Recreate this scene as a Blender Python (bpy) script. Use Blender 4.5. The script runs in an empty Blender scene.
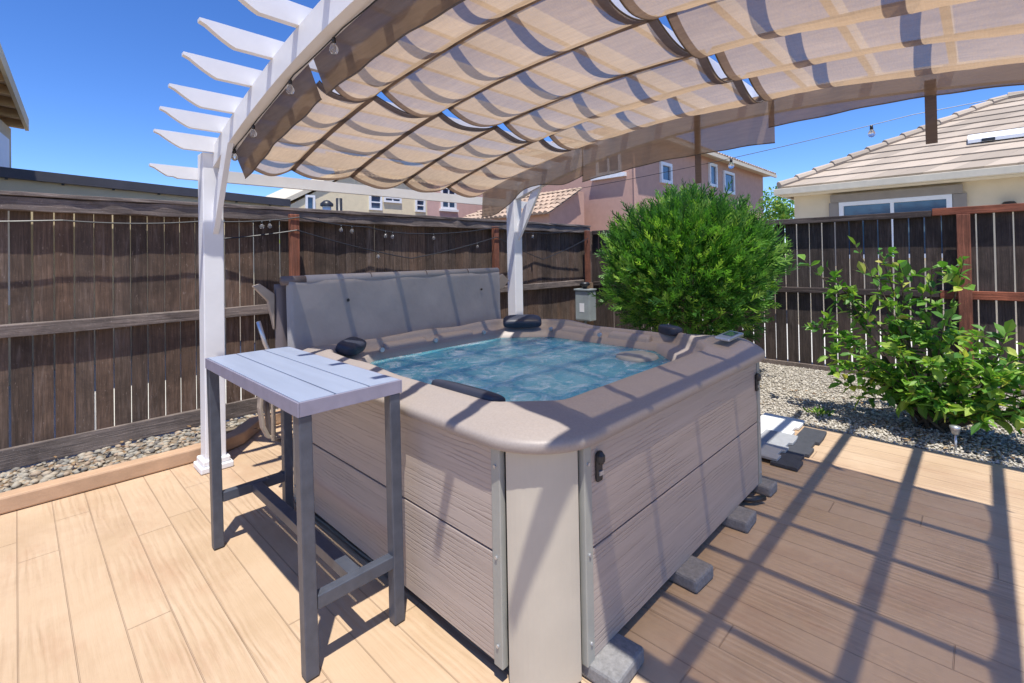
import bpy, bmesh, math, random
from mathutils import Vector, Matrix
random.seed(7)
R = math.radians
S = bpy.context.scene
C = S.collection

# ------------------------------------------------------------------ helpers
def link(name, me, mat, parent=None, bevel=0, smooth=False):
    o = bpy.data.objects.new(name, me); C.objects.link(o)
    if mat is not None: me.materials.append(mat)
    if parent is not None: o.parent = parent
    if smooth:
        for p in me.polygons: p.use_smooth = True
    if bevel:
        b = o.modifiers.new('bevel', 'BEVEL'); b.width = bevel; b.segments = 2; b.limit_method = 'ANGLE'; b.angle_limit = R(40)
    return o
def obj(name, bm, mat, parent=None, bevel=0, smooth=False):
    me = bpy.data.meshes.new(name)
    bmesh.ops.recalc_face_normals(bm, faces=bm.faces)
    bm.to_mesh(me); bm.free()
    return link(name, me, mat, parent, bevel, smooth)
def pyobj(name, v, f, mat, parent=None, smooth=False):
    me = bpy.data.meshes.new(name); me.from_pydata(v, [], f); me.update()
    return link(name, me, mat, parent, 0, smooth)
def thing(name, label, cat, loc=(0, 0, 0), group=None):
    o = bpy.data.objects.new(name, None); C.objects.link(o); o.empty_display_size = .1
    o['label'] = label; o['category'] = cat
    if group: o['group'] = group
    return o
def tag(o, label, cat, group=None):
    o['label'] = label; o['category'] = cat
    if group: o['group'] = group
    return o
def struct(o, kind='structure'):
    o['kind'] = kind; return o
def box(bm, x0, x1, y0, y1, z0, z1, M=None):
    vs = [bm.verts.new((x, y, z)) for x in (x0, x1) for y in (y0, y1) for z in (z0, z1)]
    if M is not None:
        for v in vs: v.co = M @ v.co
    for q in ((0, 1, 3, 2), (4, 6, 7, 5), (0, 4, 5, 1), (2, 3, 7, 6), (0, 2, 6, 4), (1, 5, 7, 3)):
        bm.faces.new([vs[i] for i in q])
def bx(*a, **k):
    bm = bmesh.new(); box(bm, *a, **k); return bm
def prism(bm, pts, plane, a, b):
    """outline in 2D extruded from a to b along the remaining axis"""
    def P(p, t):
        if plane == 'YZ': return (t, p[0], p[1])
        if plane == 'XZ': return (p[0], t, p[1])
        return (p[0], p[1], t)
    A = [bm.verts.new(P(p, a)) for p in pts]; B = [bm.verts.new(P(p, b)) for p in pts]
    n = len(pts)
    bm.faces.new(A); bm.faces.new(B[::-1])
    for i in range(n):
        j = (i+1) % n; bm.faces.new((A[i], A[j], B[j], B[i]))
def hexa(bm, p):
    """8 points: bottom 4 ring, top 4 ring"""
    v = [bm.verts.new(q) for q in p]
    for q in ((0, 1, 2, 3), (4, 5, 6, 7), (0, 1, 5, 4), (1, 2, 6, 5), (2, 3, 7, 6), (3, 0, 4, 7)): bm.faces.new([v[i] for i in q])
def tube(bm, pts, r, n=6, caps=True):
    pts = [Vector(p) for p in pts]; rings = []
    rr = r if isinstance(r, (list, tuple)) else [r]*len(pts)
    for i, p in enumerate(pts):
        d = (pts[min(i+1, len(pts)-1)]-pts[max(i-1, 0)])
        if d.length < 1e-9: d = Vector((0, 0, 1))
        d.normalize()
        u = d.cross(Vector((0, 0, 1)) if abs(d.z) < .95 else Vector((1, 0, 0))).normalized(); w = d.cross(u)
        rings.append([bm.verts.new(p+rr[i]*(u*math.cos(2*math.pi*k/n)+w*math.sin(2*math.pi*k/n))) for k in range(n)])
    for a, b in zip(rings, rings[1:]):
        for k in range(n): bm.faces.new((a[k], a[(k+1) % n], b[(k+1) % n], b[k]))
    if caps: bm.faces.new(rings[0][::-1]); bm.faces.new(rings[-1])
def lathe(bm, prof, c=(0, 0, 0), n=16):
    rings = []
    for r, z in prof:
        if r < 1e-6: rings.append([bm.verts.new((c[0], c[1], c[2]+z))])
        else: rings.append([bm.verts.new((c[0]+r*math.cos(2*math.pi*k/n), c[1]+r*math.sin(2*math.pi*k/n), c[2]+z)) for k in range(n)])
    for a, b in zip(rings, rings[1:]):
        for k in range(n):
            q = [a[k % len(a)], a[(k+1) % n % len(a)], b[(k+1) % n % len(b)], b[k % len(b)]]
            q2 = []
            for v in q:
                if v not in q2: q2.append(v)
            if len(q2) > 2: bm.faces.new(q2)

# ------------------------------------------------------------------ materials
class N:
    def __init__(s, name):
        s.m = bpy.data.materials.new(name); s.m.use_nodes = True; s.t = s.m.node_tree
        s.b = s.t.nodes['Principled BSDF']; s.out = s.t.nodes['Material Output']
    def n(s, t, **k):
        x = s.t.nodes.new(t)
        for a, v in k.items():
            if a in x.inputs: x.inputs[a].default_value = v
            else: setattr(x, a, v)
        return x
    def l(s, a, b): s.t.links.new(a, b)
    def coord(s, scale=(1, 1, 1), rot=(0, 0, 0)):
        c = s.n('ShaderNodeTexCoord'); m = s.n('ShaderNodeMapping')
        m.inputs['Scale'].default_value = scale; m.inputs['Rotation'].default_value = rot
        s.l(c.outputs['Object'], m.inputs['Vector']); return m.outputs['Vector']
    def noise(s, vec, scale=5, detail=4, rough=.55, dist=0):
        x = s.n('ShaderNodeTexNoise'); x.inputs['Scale'].default_value = scale; x.inputs['Detail'].default_value = detail
        x.inputs['Roughness'].default_value = rough; x.inputs['Distortion'].default_value = dist
        s.l(vec, x.inputs['Vector']); return x.outputs['Fac']
    def ramp(s, fac, stops):
        r = s.n('ShaderNodeValToRGB'); e = r.color_ramp.elements
        while len(e) < len(stops): e.new(.5)
        for q, (p, c) in zip(e, stops): q.position = p; q.color = (*c, 1) if len(c) == 3 else c
        s.l(fac, r.inputs['Fac']); return r.outputs['Color']
    def mix(s, fac, a, b, mode='MIX'):
        x = s.n('ShaderNodeMix', data_type='RGBA', blend_type=mode)
        for sock, v in ((x.inputs[0], fac), (x.inputs[6], a), (x.inputs[7], b)):
            if hasattr(v, 'node'): s.l(v, sock)
            elif isinstance(v, (int, float)): sock.default_value = v
            else: sock.default_value = (*v, 1)
        return x.outputs[2]
    def math(s, op, a, b=0.0):
        x = s.n('ShaderNodeMath', operation=op)
        for sock, v in ((x.inputs[0], a), (x.inputs[1], b)):
            if hasattr(v, 'node'): s.l(v, sock)
            else: sock.default_value = v
        return x.outputs[0]
    def island(s): return s.n('ShaderNodeNewGeometry').outputs['Random Per Island']
    def bump(s, h, strength=.3, dist=.01):
        x = s.n('ShaderNodeBump'); x.inputs['Strength'].default_value = strength; x.inputs['Distance'].default_value = dist
        s.l(h, x.inputs['Height']); s.l(x.outputs['Normal'], s.b.inputs['Normal'])
    def col(s, c):
        if hasattr(c, 'node'): s.l(c, s.b.inputs['Base Color'])
        else: s.b.inputs['Base Color'].default_value = (*c, 1)
    def set(s, **k):
        for a, v in k.items(): s.b.inputs[a.replace('_', ' ')].default_value = v
        return s
def plain(name, c, var=.12, scale=6, rough=.6, bump=.15, bscale=60, stretch=(1, 1, 1), metal=0, bdist=.004, rot=(0, 0, 0)):
    m = N(name); v = m.coord(stretch, rot)
    lo = tuple(x*(1-var) for x in c); hi = tuple(min(1, x*(1+var)) for x in c)
    m.col(m.ramp(m.noise(v, scale, 6, .6), [(.3, lo), (.7, hi)]))
    m.set(Roughness=rough, Metallic=metal)
    if bump: m.bump(m.noise(v, bscale, 3), bump, bdist)
    return m.m

M = {}
M['white'] = plain('white_vinyl', (.78, .78, .79), .06, 3, .45, .08, 30)
M['steel'] = plain('painted_steel', (.082, .092, .118), .15, 20, .42, .1, 120, metal=.25)
M['tabletop'] = plain('washed_plank_top', (.30, .345, .44), .07, 14, .4, .15, 60, (1, .12, 1))
M['tabletrim'] = plain('grey_mauve_edge', (.25, .235, .30), .1, 14, .5, .1, 60)
M['trim'] = plain('tub_trim', (.33, .33, .29), .08, 8, .45, .08, 40)
M['corner'] = plain('tub_corner_cream', (.47, .425, .345), .07, 3, .4, .05, 30)
M['rim'] = plain('acrylic_rim', (.325, .278, .245), .07, 110, .5, .12, 160)
M['black'] = plain('black_plastic', (.022, .023, .026), .2, 10, .4, .05, 80)
M['pillow'] = plain('dark_foam_pillow', (.030, .034, .052), .15, 10, .5, .1, 90)
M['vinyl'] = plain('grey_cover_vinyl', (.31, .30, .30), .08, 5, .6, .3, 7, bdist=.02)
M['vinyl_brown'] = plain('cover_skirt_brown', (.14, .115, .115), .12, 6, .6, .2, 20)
M['vinyl_tan'] = plain('cover_strap_tan', (.36, .30, .24), .12, 6, .7, .2, 20)
M['alu'] = plain('aluminium', (.55, .56, .58), .08, 10, .35, .05, 50, metal=.7)
M['paver'] = plain('grey_paver', (.22, .215, .21), .22, 60, .9, .5, 140)
M['kerb'] = plain('pink_concrete', (.50, .325, .20), .16, 5, .75, .3, 60)
M['stucco_tan'] = plain('tan_stucco', (.62, .52, .34), .06, 4, .9, .3, 90)
M['stucco_yellow'] = plain('yellow_stucco', (.74, .63, .42), .06, 4, .9, .3, 90)
M['stucco_cream'] = plain('cream_stucco', (.68, .57, .40), .06, 3, .9, .3, 90)
M['stucco_pink'] = plain('pink_stucco', (.53, .325, .25), .06, 4, .9, .3, 90)
M['stucco_rose'] = plain('rose_stucco', (.60, .39, .34), .06, 4, .9, .3, 90)
M['fascia_dark'] = plain('dark_painted_beam', (.055, .052, .06), .2, 4, .6, .2, 40)
M['trim_brown'] = plain('taupe_trim', (.28, .245, .21), .08, 6, .7, .1, 40)
M['eave'] = plain('eave_tan', (.62, .55, .42), .08, 6, .7, .1, 40)
M['eave_wood'] = plain('eave_wood', (.50, .33, .17), .15, 6, .7, .1, 40)
M['winframe'] = plain('window_white', (.80, .80, .80), .04, 5, .45, 0)
M['boxgrey'] = plain('meter_box_grey', (.30, .34, .34), .1, 8, .5, .1, 50)
M['hem'] = plain('dark_hem', (.10, .08, .065), .1, 8, .8, 0)
M['mat_white'] = plain('mat_white', (.72, .73, .72), .06, 20, .7, .3, 120)
M['mat_grey'] = plain('mat_light_grey', (.33, .34, .35), .08, 20, .7, .3, 120)
M['mat_dark'] = plain('mat_charcoal', (.055, .058, .068), .15, 20, .7, .3, 120)
M['bark'] = plain('bark', (.10, .075, .05), .3, 20, .9, .5, 60)
M['soil'] = plain('soil', (.20, .16, .115), .25, 3, .95, .6, 30)
def glass_win():
    m = N('window_glass'); v = m.coord()
    m.col(m.ramp(m.noise(v, .9, 2), [(.4, (.02, .05, .10)), (.62, (.05, .10, .16))])); m.set(Roughness=.06); m.b.inputs['Specular IOR Level'].default_value = .9
    return m.m
M['pane'] = glass_win()
def bulb():
    m = N('bulb_glass'); m.col((.95, .95, .93)); m.set(Roughness=.03, IOR=1.4); m.b.inputs['Transmission Weight'].default_value = .9; return m.m
M['bulb'] = bulb()

def wood(name, c, vert=True, var=.5, red=0, axis='z', worn=1.0):
    m = N(name); st = {'z': (1, 1, .045), 'x': (.045, 1, 1), 'y': (1, .045, 1)}[axis]
    v = m.coord(st)
    g = m.noise(v, 62, 9, .74, .5); w = m.noise(m.coord(), 2.6, 7, .72, .6)
    isl = m.island()
    base = m.ramp(g, [(.22, tuple(x*.25 for x in c)), (.48, c), (.72, tuple(min(1, x*2.0) for x in c))])
    base = m.mix(m.ramp(w, [(.40, (0, 0, 0)), (.66, (.8, .8, .8))]), base, tuple(x*.42 for x in c))
    gl = m.noise(m.coord((1, 1, .10) if axis == 'z' else st), 16, 6, .7, .8)
    base = m.mix(m.ramp(gl, [(.54, (0, 0, 0)), (.72, (.55*worn, .55*worn, .55*worn))]), base, (.27, .225, .20))
    tint = m.ramp(isl, [(0, (.58, .54, .52)), (.5, (.95, .92, .90)), (1, (1.0, .86, .76))])
    base = m.mix(1.0, base, tint, 'MULTIPLY')
    fl = m.ramp(m.noise(m.coord((1, 1, .25) if axis == 'z' else (1, 1, 1)), 80, 3, .7), [(.63, (0, 0, 0)), (.70, (1, 1, 1))])
    base = m.mix(m.math('MULTIPLY', fl, .4*worn), base, tuple(min(1, x*2.4+.10) for x in c))
    m.col(base); m.set(Roughness=.9); m.bump(g, .8, .008); return m.m
M['fence'] = wood('weathered_fence_boards', (.130, .092, .069), worn=1.25)
M['fence_dark'] = wood('dark_stained_boards', (.066, .050, .043), worn=.45)
M['fence_h'] = wood('weathered_rail', (.19, .158, .140), axis='x')
M['fence_hy'] = wood('dark_rail', (.060, .046, .042), axis='y')
M['red_h'] = wood('redwood_rail', (.27, .090, .048), axis='y', worn=.2)
M['red_v'] = wood('redwood_post', (.235, .088, .052), worn=.2)
M['plank_tan'] = wood('bare_plank', (.30, .22, .15))

def patio():
    m = N('stamped_concrete')
    sx = m.n('ShaderNodeSeparateXYZ'); m.l(m.coord(), sx.inputs[0])
    row = m.math('FLOOR', m.math('DIVIDE', sx.outputs[0], .155)); wn = m.n('ShaderNodeTexWhiteNoise', noise_dimensions='1D'); m.l(row, wn.inputs['W'])
    cx = m.n('ShaderNodeCombineXYZ'); m.l(m.math('ADD', sx.outputs[1], m.math('MULTIPLY', wn.outputs['Value'], 9.0)), cx.inputs[0]); m.l(sx.outputs[0], cx.inputs[1])
    b = m.n('ShaderNodeTexBrick'); m.l(cx.outputs[0], b.inputs['Vector'])
    b.offset = 0; b.offset_frequency = 2
    for k, x in (('Color1', (.0, .0, .0, 1)), ('Color2', (1, 1, 1, 1)), ('Mortar', (.5, .5, .5, 1)), ('Scale', 1.0), ('Mortar Size', .0028), ('Mortar Smooth', .35), ('Brick Width', 1.75), ('Row Height', .155), ('Bias', 0)):
        b.inputs[k].default_value = x
    pl = b.outputs['Color']; gro = b.outputs['Fac']
    base = m.ramp(pl, [(0, (.468, .330, .202)), (.5, (.486, .346, .215)), (1, (.505, .364, .233))])
    blot = m.noise(m.coord(), 2.2, 6, .62, .3)
    base = m.mix(m.ramp(blot, [(.35, (0, 0, 0)), (.7, (.9, .9, .9))]), base, (.57, .42, .28))
    st = m.ramp(m.noise(m.coord((1, .35, 1)), 3.1, 5, .7), [(.52, (0, 0, 0)), (.78, (.75, .75, .75))])
    base = m.mix(st, base, (.42, .245, .145))
    # embossed wood grain: stretched ring pattern in patches
    w = m.n('ShaderNodeTexWave', wave_type='BANDS', bands_direction='X'); m.l(m.coord((1, .12, 1)), w.inputs['Vector'])
    for k, x in (('Scale', 9.0), ('Distortion', 9.0), ('Detail', 3.0), ('Detail Scale', 1.4)): w.inputs[k].default_value = x
    g2 = m.noise(m.coord((1, .05, 1)), 60, 4, .6)
    patch = m.ramp(m.noise(m.coord((1, .5, 1)), 2.8, 2), [(.42, (0, 0, 0)), (.6, (1, 1, 1))])
    grain = m.math('MULTIPLY', w.outputs['Fac'], patch)
    base = m.mix(m.math('MULTIPLY', m.ramp(w.outputs['Fac'], [(.0, (1, 1, 1)), (.35, (0, 0, 0))]), m.math('MULTIPLY', patch, .19)), base, (.34, .20, .115))
    base = m.mix(m.math('MULTIPLY', gro, .42), base, (.26, .165, .105))
    dk = m.ramp(m.noise(m.coord((1, .6, 1)), 1.3, 8, .72, .5), [(.50, (0, 0, 0)), (.72, (.55, .55, .55))])
    base = m.mix(dk, base, (.37, .24, .15))
    sp = m.ramp(m.noise(m.coord(), 160, 3, .7), [(.64, (0, 0, 0)), (.72, (.45, .45, .45))])
    base = m.mix(sp, base, (.34, .21, .13))
    m.col(base); m.set(Roughness=.62)
    h = m.math('ADD', m.math('MULTIPLY', grain, .5), m.math('MULTIPLY', g2, .35)); h = m.math('SUBTRACT', h, m.math('MULTIPLY', gro, 2.2))
    m.bump(h, .8, .007); return m.m
M['patio'] = patio()

def stones(name, stops, vscale=None):
    m = N(name)
    if vscale:
        x = m.n('ShaderNodeTexVoronoi'); x.inputs['Scale'].default_value = vscale; m.l(m.coord(), x.inputs['Vector'])
        sp = m.n('ShaderNodeSeparateColor'); m.l(x.outputs['Color'], sp.inputs[0])
        c = m.ramp(sp.outputs[0], stops)
        c = m.mix(m.ramp(x.outputs['Distance'], [(.3, (0, 0, 0)), (.75, (.8, .8, .8))]), c, tuple(q*.35 for q in stops[0][1])); m.col(c)
        m.bump(m.math('SUBTRACT', 1.0, x.outputs['Distance']), .9, .02)
    else:
        m.col(m.ramp(m.island(), stops)); m.bump(m.noise(m.coord(), 120, 2), .3, .003)
    m.set(Roughness=.85); return m.m
GS = [(0, (.33, .29, .23)), (.4, (.50, .455, .375)), (.75, (.64, .595, .51)), (1, (.42, .36, .29))]
M['gravel'] = stones('gravel_sheet', GS, 58); M['gravel_stone'] = stones('gravel_stones', GS)
RS = [(0, (.14, .125, .11)), (.35, (.28, .265, .225)), (.7, (.42, .36, .27)), (1, (.33, .235, .16))]
M['cobble'] = stones('river_stones', RS)

def tubpanel(axis):
    m = N('tub_panel_'+axis)
    st = (1, .13, 1) if axis == 'y' else (.13, 1, 1); st2 = (1, .045, 1) if axis == 'y' else (.045, 1, 1)
    wv = m.n('ShaderNodeTexWave', wave_type='BANDS', bands_direction='Z'); m.l(m.coord(st), wv.inputs['Vector'])
    for k, x in (('Scale', 17.0), ('Distortion', 4.5), ('Detail', 4.0), ('Detail Scale', 2.2), ('Detail Roughness', .62)): wv.inputs[k].default_value = x
    line = m.ramp(wv.outputs['Fac'], [(.0, (1, 1, 1)), (.16, (.25, .25, .25)), (.4, (0, 0, 0))])
    brk = m.ramp(m.noise(m.coord(st), 17, 3), [(.40, (0, 0, 0)), (.6, (1, 1, 1))])
    line = m.math('MULTIPLY', line, brk)
    g2 = m.noise(m.coord(st2), 30, 5, .65)
    base = m.ramp(g2, [(.3, (.385, .318, .268)), (.7, (.465, .388, .332))])
    base = m.mix(m.math('MULTIPLY', line, .38), base, (.17, .13, .112))
    m.col(base); m.set(Roughness=.5); m.bump(m.math('SUBTRACT', m.math('MULTIPLY', g2, .5), line), .4, .003); return m.m
M['panel_x'] = tubpanel('x'); M['panel_y'] = tubpanel('y')

def water():
    m = N('spa_water')
    v = m.coord()
    sw = m.noise(v, 2.0, 5, .6, 1.0); fo = m.noise(m.coord((1.0, 1.15, 1)), 6.5, 12, .72, .9); fine = m.noise(v, 26, 6, .75, .6)
    c = m.ramp(sw, [(.28, (.032, .22, .39)), (.48, (.085, .37, .52)), (.70, (.26, .55, .68))])
    c = m.mix(m.ramp(fo, [(.49, (0, 0, 0)), (.57, (.40, .40, .40)), (.66, (.95, .95, .95))]), c, (.62, .80, .95))
    c = m.mix(m.math('MULTIPLY', m.ramp(fine, [(.54, (0, 0, 0)), (.72, (.8, .8, .8))]), m.ramp(sw, [(.3, (.25, .25, .25)), (.7, (1, 1, 1))])), c, (.64, .76, .80))
    m.col(c); m.set(Roughness=.09, IOR=1.33); m.b.inputs['Subsurface Weight'].default_value = 1.0; m.b.inputs['Subsurface Radius'].default_value = (.6, .9, 1.0); m.b.inputs['Subsurface Scale'].default_value = .6
    h = m.math('ADD', m.math('MULTIPLY', fo, 1.0), m.math('MULTIPLY', fine, .25))
    m.bump(h, .55, .05); return m.m
M['water'] = water()

def cloth(name, c, transp, tc):
    m = N(name); t = m.t; t.nodes.remove(m.b)
    v = m.coord()
    wv = m.noise(m.coord((1, .08, 1)), 60, 3, .6); wv2 = m.noise(m.coord((.08, 1, 1)), 140, 2, .6); bl = m.noise(v, 2.5, 4, .6)
    f = m.math('ADD', m.math('MULTIPLY', wv, .5), m.math('MULTIPLY', bl, .5))
    col = m.ramp(f, [(.3, tuple(x*.78 for x in c)), (.7, tuple(min(1, x*1.12) for x in c))])
    d = m.n('ShaderNodeBsdfDiffuse'); tr = m.n('ShaderNodeBsdfTranslucent'); tp = m.n('ShaderNodeBsdfTransparent')
    m.l(col, d.inputs['Color']); m.l(col, tr.inputs['Color']); tp.inputs['Color'].default_value = (*tc, 1)
    a = m.n('ShaderNodeMixShader'); a.inputs[0].default_value = .62; m.l(d.outputs[0], a.inputs[1]); m.l(tr.outputs[0], a.inputs[2])
    b = m.n('ShaderNodeMixShader'); m.l(a.outputs[0], b.inputs[1]); m.l(tp.outputs[0], b.inputs[2])
    m.l(m.math('MULTIPLY', m.math('ADD', wv2, .5), transp), b.inputs[0])
    m.l(b.outputs[0], m.out.inputs['Surface']); return m.m
M['cloth'] = cloth('shade_cloth', (.48, .352, .235), .26, (1, .88, .74))
M['pocket'] = cloth('doubled_cloth', (.27, .215, .19), .10, (1, .95, .9))
M['flap'] = cloth('left_flap_cloth', (.27, .20, .145), .03, (1, .95, .92))  # darker copy of the cloth, shade under beam and rafters put into its colour
M['valance'] = cloth('valance_cloth', (.40, .285, .195), .12, (1, .95, .92))  # also darker than the main cloth, with canopy shade worked into the colour

def leaf(name, stops, trans=.35, rough=.5):
    m = N(name); isl = m.island()
    c = m.ramp(isl, stops); m.col(c); m.set(Roughness=rough)
    tr = m.n('ShaderNodeBsdfTranslucent'); m.l(m.mix(1, c, (1.3, 1.5, .6), 'MULTIPLY'), tr.inputs['Color'])
    x = m.n('ShaderNodeMixShader'); x.inputs[0].default_value = trans
    m.l(m.b.outputs[0], x.inputs[1]); m.l(tr.outputs[0], x.inputs[2]); m.l(x.outputs[0], m.out.inputs['Surface']); return m.m
M['juniper'] = leaf('juniper_foliage', [(0, (.024, .085, .018)), (.4, (.065, .195, .032)), (.75, (.15, .335, .052)), (1, (.36, .53, .10))], .40)
M['leaf'] = leaf('broad_leaves', [(0, (.05, .15, .025)), (.35, (.11, .27, .04)), (.7, (.22, .39, .06)), (.92, (.36, .48, .08)), (1, (.55, .52, .12))])
def rooftile(name, c):
    m = N(name); isl = m.island()
    base = m.ramp(isl, [(0, tuple(x*.75 for x in c)), (.5, c), (1, tuple(min(1, x*1.22) for x in c))])
    base = m.mix(m.math('MULTIPLY', m.noise(m.coord(), 6, 6, .7), .35), base, tuple(x*.6 for x in c))
    m.col(base); m.set(Roughness=.85); m.bump(m.noise(m.coord(), 40, 3), .3, .01); return m.m
M['tile_tan'] = rooftile('tan_roof_tile', (.45, .37, .285)); M['tile_terra'] = rooftile('terracotta_roof_tile', (.46, .33, .235))

# ------------------------------------------------------------------ ground
struct(obj('ground', bx(-300, 300, -300, 300, -.3, -.06), M['soil']))
bm = bmesh.new(); box(bm, -7, 4.76, -7, 4.7, -.1, 0)
struct(obj('patio', bm, M['patio'], bevel=.006))
M['pale'] = plain('gap_brightener', (.62, .60, .55), .1, 4, .8, .2, 40)
struct(obj('path', bx(-9, 7.1, 5.14, 9.58, -.1, -.02), M['pale']))  # pale slab added behind the left fence to brighten the board gaps
struct(obj('path', bx(7.25, 11.4, -7, 5.0, -.1, -.02), M['pale']))  # matching pale slab added so the right fence gaps look bright
struct(obj('gravel_bed', bx(4.764, 7.16, -6, 5.0, -.1, -.018), M['gravel']))
struct(obj('planting_strip', bx(-7, 4.75, 4.703, 5.0, -.1, .030), M['soil']))
# kerb: straight then curving back towards the fence
bm = bmesh.new()
fr = [(-7, 4.25), (.9, 4.25), (1.12, 4.27), (1.30, 4.36), (1.42, 4.50), (1.52, 4.62), (1.75, 4.66), (3.2, 4.66), (4.7, 4.66)]
bk = [(-7, 4.36), (.9, 4.36), (1.08, 4.38), (1.22, 4.45), (1.33, 4.58), (1.45, 4.72), (1.75, 4.77), (3.2, 4.77), (4.7, 4.77)]
prism(bm, fr+bk[::-1], 'XY', .003, .105)
struct(obj('kerb', bm, M['kerb'], bevel=.012))
struct(obj('planting_fill', bx(-7, 1.2, 4.362, 4.702, .003, .030), M['soil']))

ICO = None
def ico_data():
    bm = bmesh.new(); bmesh.ops.create_icosphere(bm, subdivisions=1, radius=1)
    v = [x.co.copy() for x in bm.verts]; f = [[q.index for q in p.verts] for p in bm.faces]; bm.free(); return v, f
IV, IF = ico_data()
def scatter(name, n, place, size, mat, flat=.6):
    V = []; F = []
    for i in range(n):
        x, y, z = place(); s = size(); a = random.uniform(0, 6.28)
        sx, sy, sz = s*random.uniform(.7, 1.3), s*random.uniform(.7, 1.1), s*flat*random.uniform(.7, 1.1)
        ca, sa = math.cos(a), math.sin(a); o = len(V)
        for p in IV:
            j = random.uniform(.82, 1.12); px, py, pz = p.x*sx*j, p.y*sy*j, p.z*sz*j
            V.append((x+px*ca-py*sa, y+px*sa+py*ca, z+pz))
        F += [[o+k for k in f] for f in IF]
    return pyobj(name, V, F, mat, None, True)
def gpl():
    while 1:
        x = random.uniform(4.78, 7.12); y = random.uniform(-1.6, 2.9)
        if random.random() < (1.2 if x < 6 else .75): return (x, y, -.014+random.uniform(0, .012))
struct(scatter('gravel', 21000, gpl, lambda: random.uniform(.006, .015), M['gravel_stone']), 'stuff')
def rpl(): return (random.uniform(-1.2, 2.6), random.uniform(4.38, 5.0), .032+random.uniform(0, .012))
def rpl2():
    while 1:
        p = rpl()
        if p[0] < 1.15 or p[1] > 4.80: return p
struct(scatter('river_rocks', 1500, rpl2, lambda: random.choice([random.uniform(.010, .02), random.uniform(.014, .030), random.uniform(.02, .036)]), M['cobble'], .6), 'stuff')

V = []; F = []
for i in range(420):
    if i % 3: x, y, z = random.gauss(5.5, .5), random.gauss(.4, .6), .012
    else: x, y, z = random.uniform(-1, 2.2), random.uniform(4.4, 4.98), .072
    if x < 4.80 and y < 4.36: continue
    a = random.uniform(0, 6.28); L = random.uniform(.012, .035); c_, s_ = math.cos(a)*L, math.sin(a)*L; o = len(V)
    V += [(x-c_, y-s_, z), (x-s_*.4, y+c_*.4, z+.006), (x+c_, y+s_, z+.004), (x+s_*.4, y-c_*.4, z+.003)]; F.append((o, o+1, o+2, o+3))
M['litter'] = stones('dry_leaves', [(0, (.10, .055, .03)), (.5, (.22, .13, .06)), (1, (.32, .22, .11))])
struct(pyobj('leaf_litter', V, F, M['litter']), 'stuff')

# ------------------------------------------------------------------ pergola
def zc(y): return 2.55-(.061 if y > 1.35 else .047)*(y-1.35)**2
PY = [4.06, -1.36]; PX = [1.005, 4.22]
perg = thing('pergola', 'white arched pergola with curved beams and scroll-cut rafter tails spanning the hot tub', 'pergola')
for x in PX:
    for y in PY:
        bm = bx(x-.066, x+.066, y-.066, y+.066, .001, 2.289 if y > 0 else 2.36)
        po = obj('post', bm, M['white'], perg, .006)
        bm = bmesh.new(); box(bm, x-.105, x+.105, y-.105, y+.105, .002, .045); box(bm, x-.088, x+.088, y-.088, y+.088, .0455, .085)
        obj('base_moulding', bm, M['white'], po, .008)
ys = [PY[1]-.06+(PY[0]-.066-(PY[1]-.06))*i/40 for i in range(41)]
for x in (1.005, 4.19):
    bm = bmesh.new()
    out = [(y, zc(y)+.065) for y in ys]+[(y, zc(y)+.213) for y in ys[::-1]]
    prism(bm, out, 'YZ', x, x+.075)
    obj('beam', bm, M['white'], perg)
RY = [3.985, 3.79, 3.52, 3.17, 2.83, 2.47, 2.11, 1.75, 1.36, .95, .53, .11, -.32, -.72, -1.12]
def rafter(y, zb, h=.108):
    x0, x1 = .655, 4.62; zt = zb+h
    pts = [(x0, zt)]
    pts += [(x0, zt-.016), (x0+.03, zt-.028), (x0+.06, zt-.050), (x0+.10, zt-.076), (x0+.14, zb+.010), (x0+.165, zb)]
    pts += [(x1-.18, zb), (x1-.155, zb+.003), (x1-.125, zb+.014), (x1-.095, zt-.075), (x1-.065, zt-.050), (x1-.03, zt-.030), (x1, zt-.020), (x1, zt)]
    bm = bmesh.new(); prism(bm, pts, 'XZ', y-.02, y+.02); return bm
for i, y in enumerate(RY):
    zb = zc(y)+.2135 if i else 2.292
    obj('rafter', rafter(y, zb), M['white'], perg)
obj('cross_bar', rafter(4.149, 2.105, .088), M['white'], perg)
# knee braces from post to beam, with a curved inner edge
def brace(x, y0, s):
    bm = bmesh.new()
    o = [(y0-s*.066, 1.70), (y0-s*.10, 1.74), (y0-s*.44, zc(y0-s*.44)+.066), (y0-s*.30, zc(y0-s*.30)+.066)]
    for t in (.25, .5, .75):
        a = t*math.pi/2
        o.append((y0-s*(.30-.18*math.sin(a)), 2.16-.24*(1-math.cos(a))))
    o += [(y0-s*.066, 1.86)]
    prism(bm, o, 'YZ', x, x+.035); return bm
for x in (1.0, 4.21):
    obj('knee_brace', brace(x, 4.06, 1), M['white'], perg)

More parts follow.
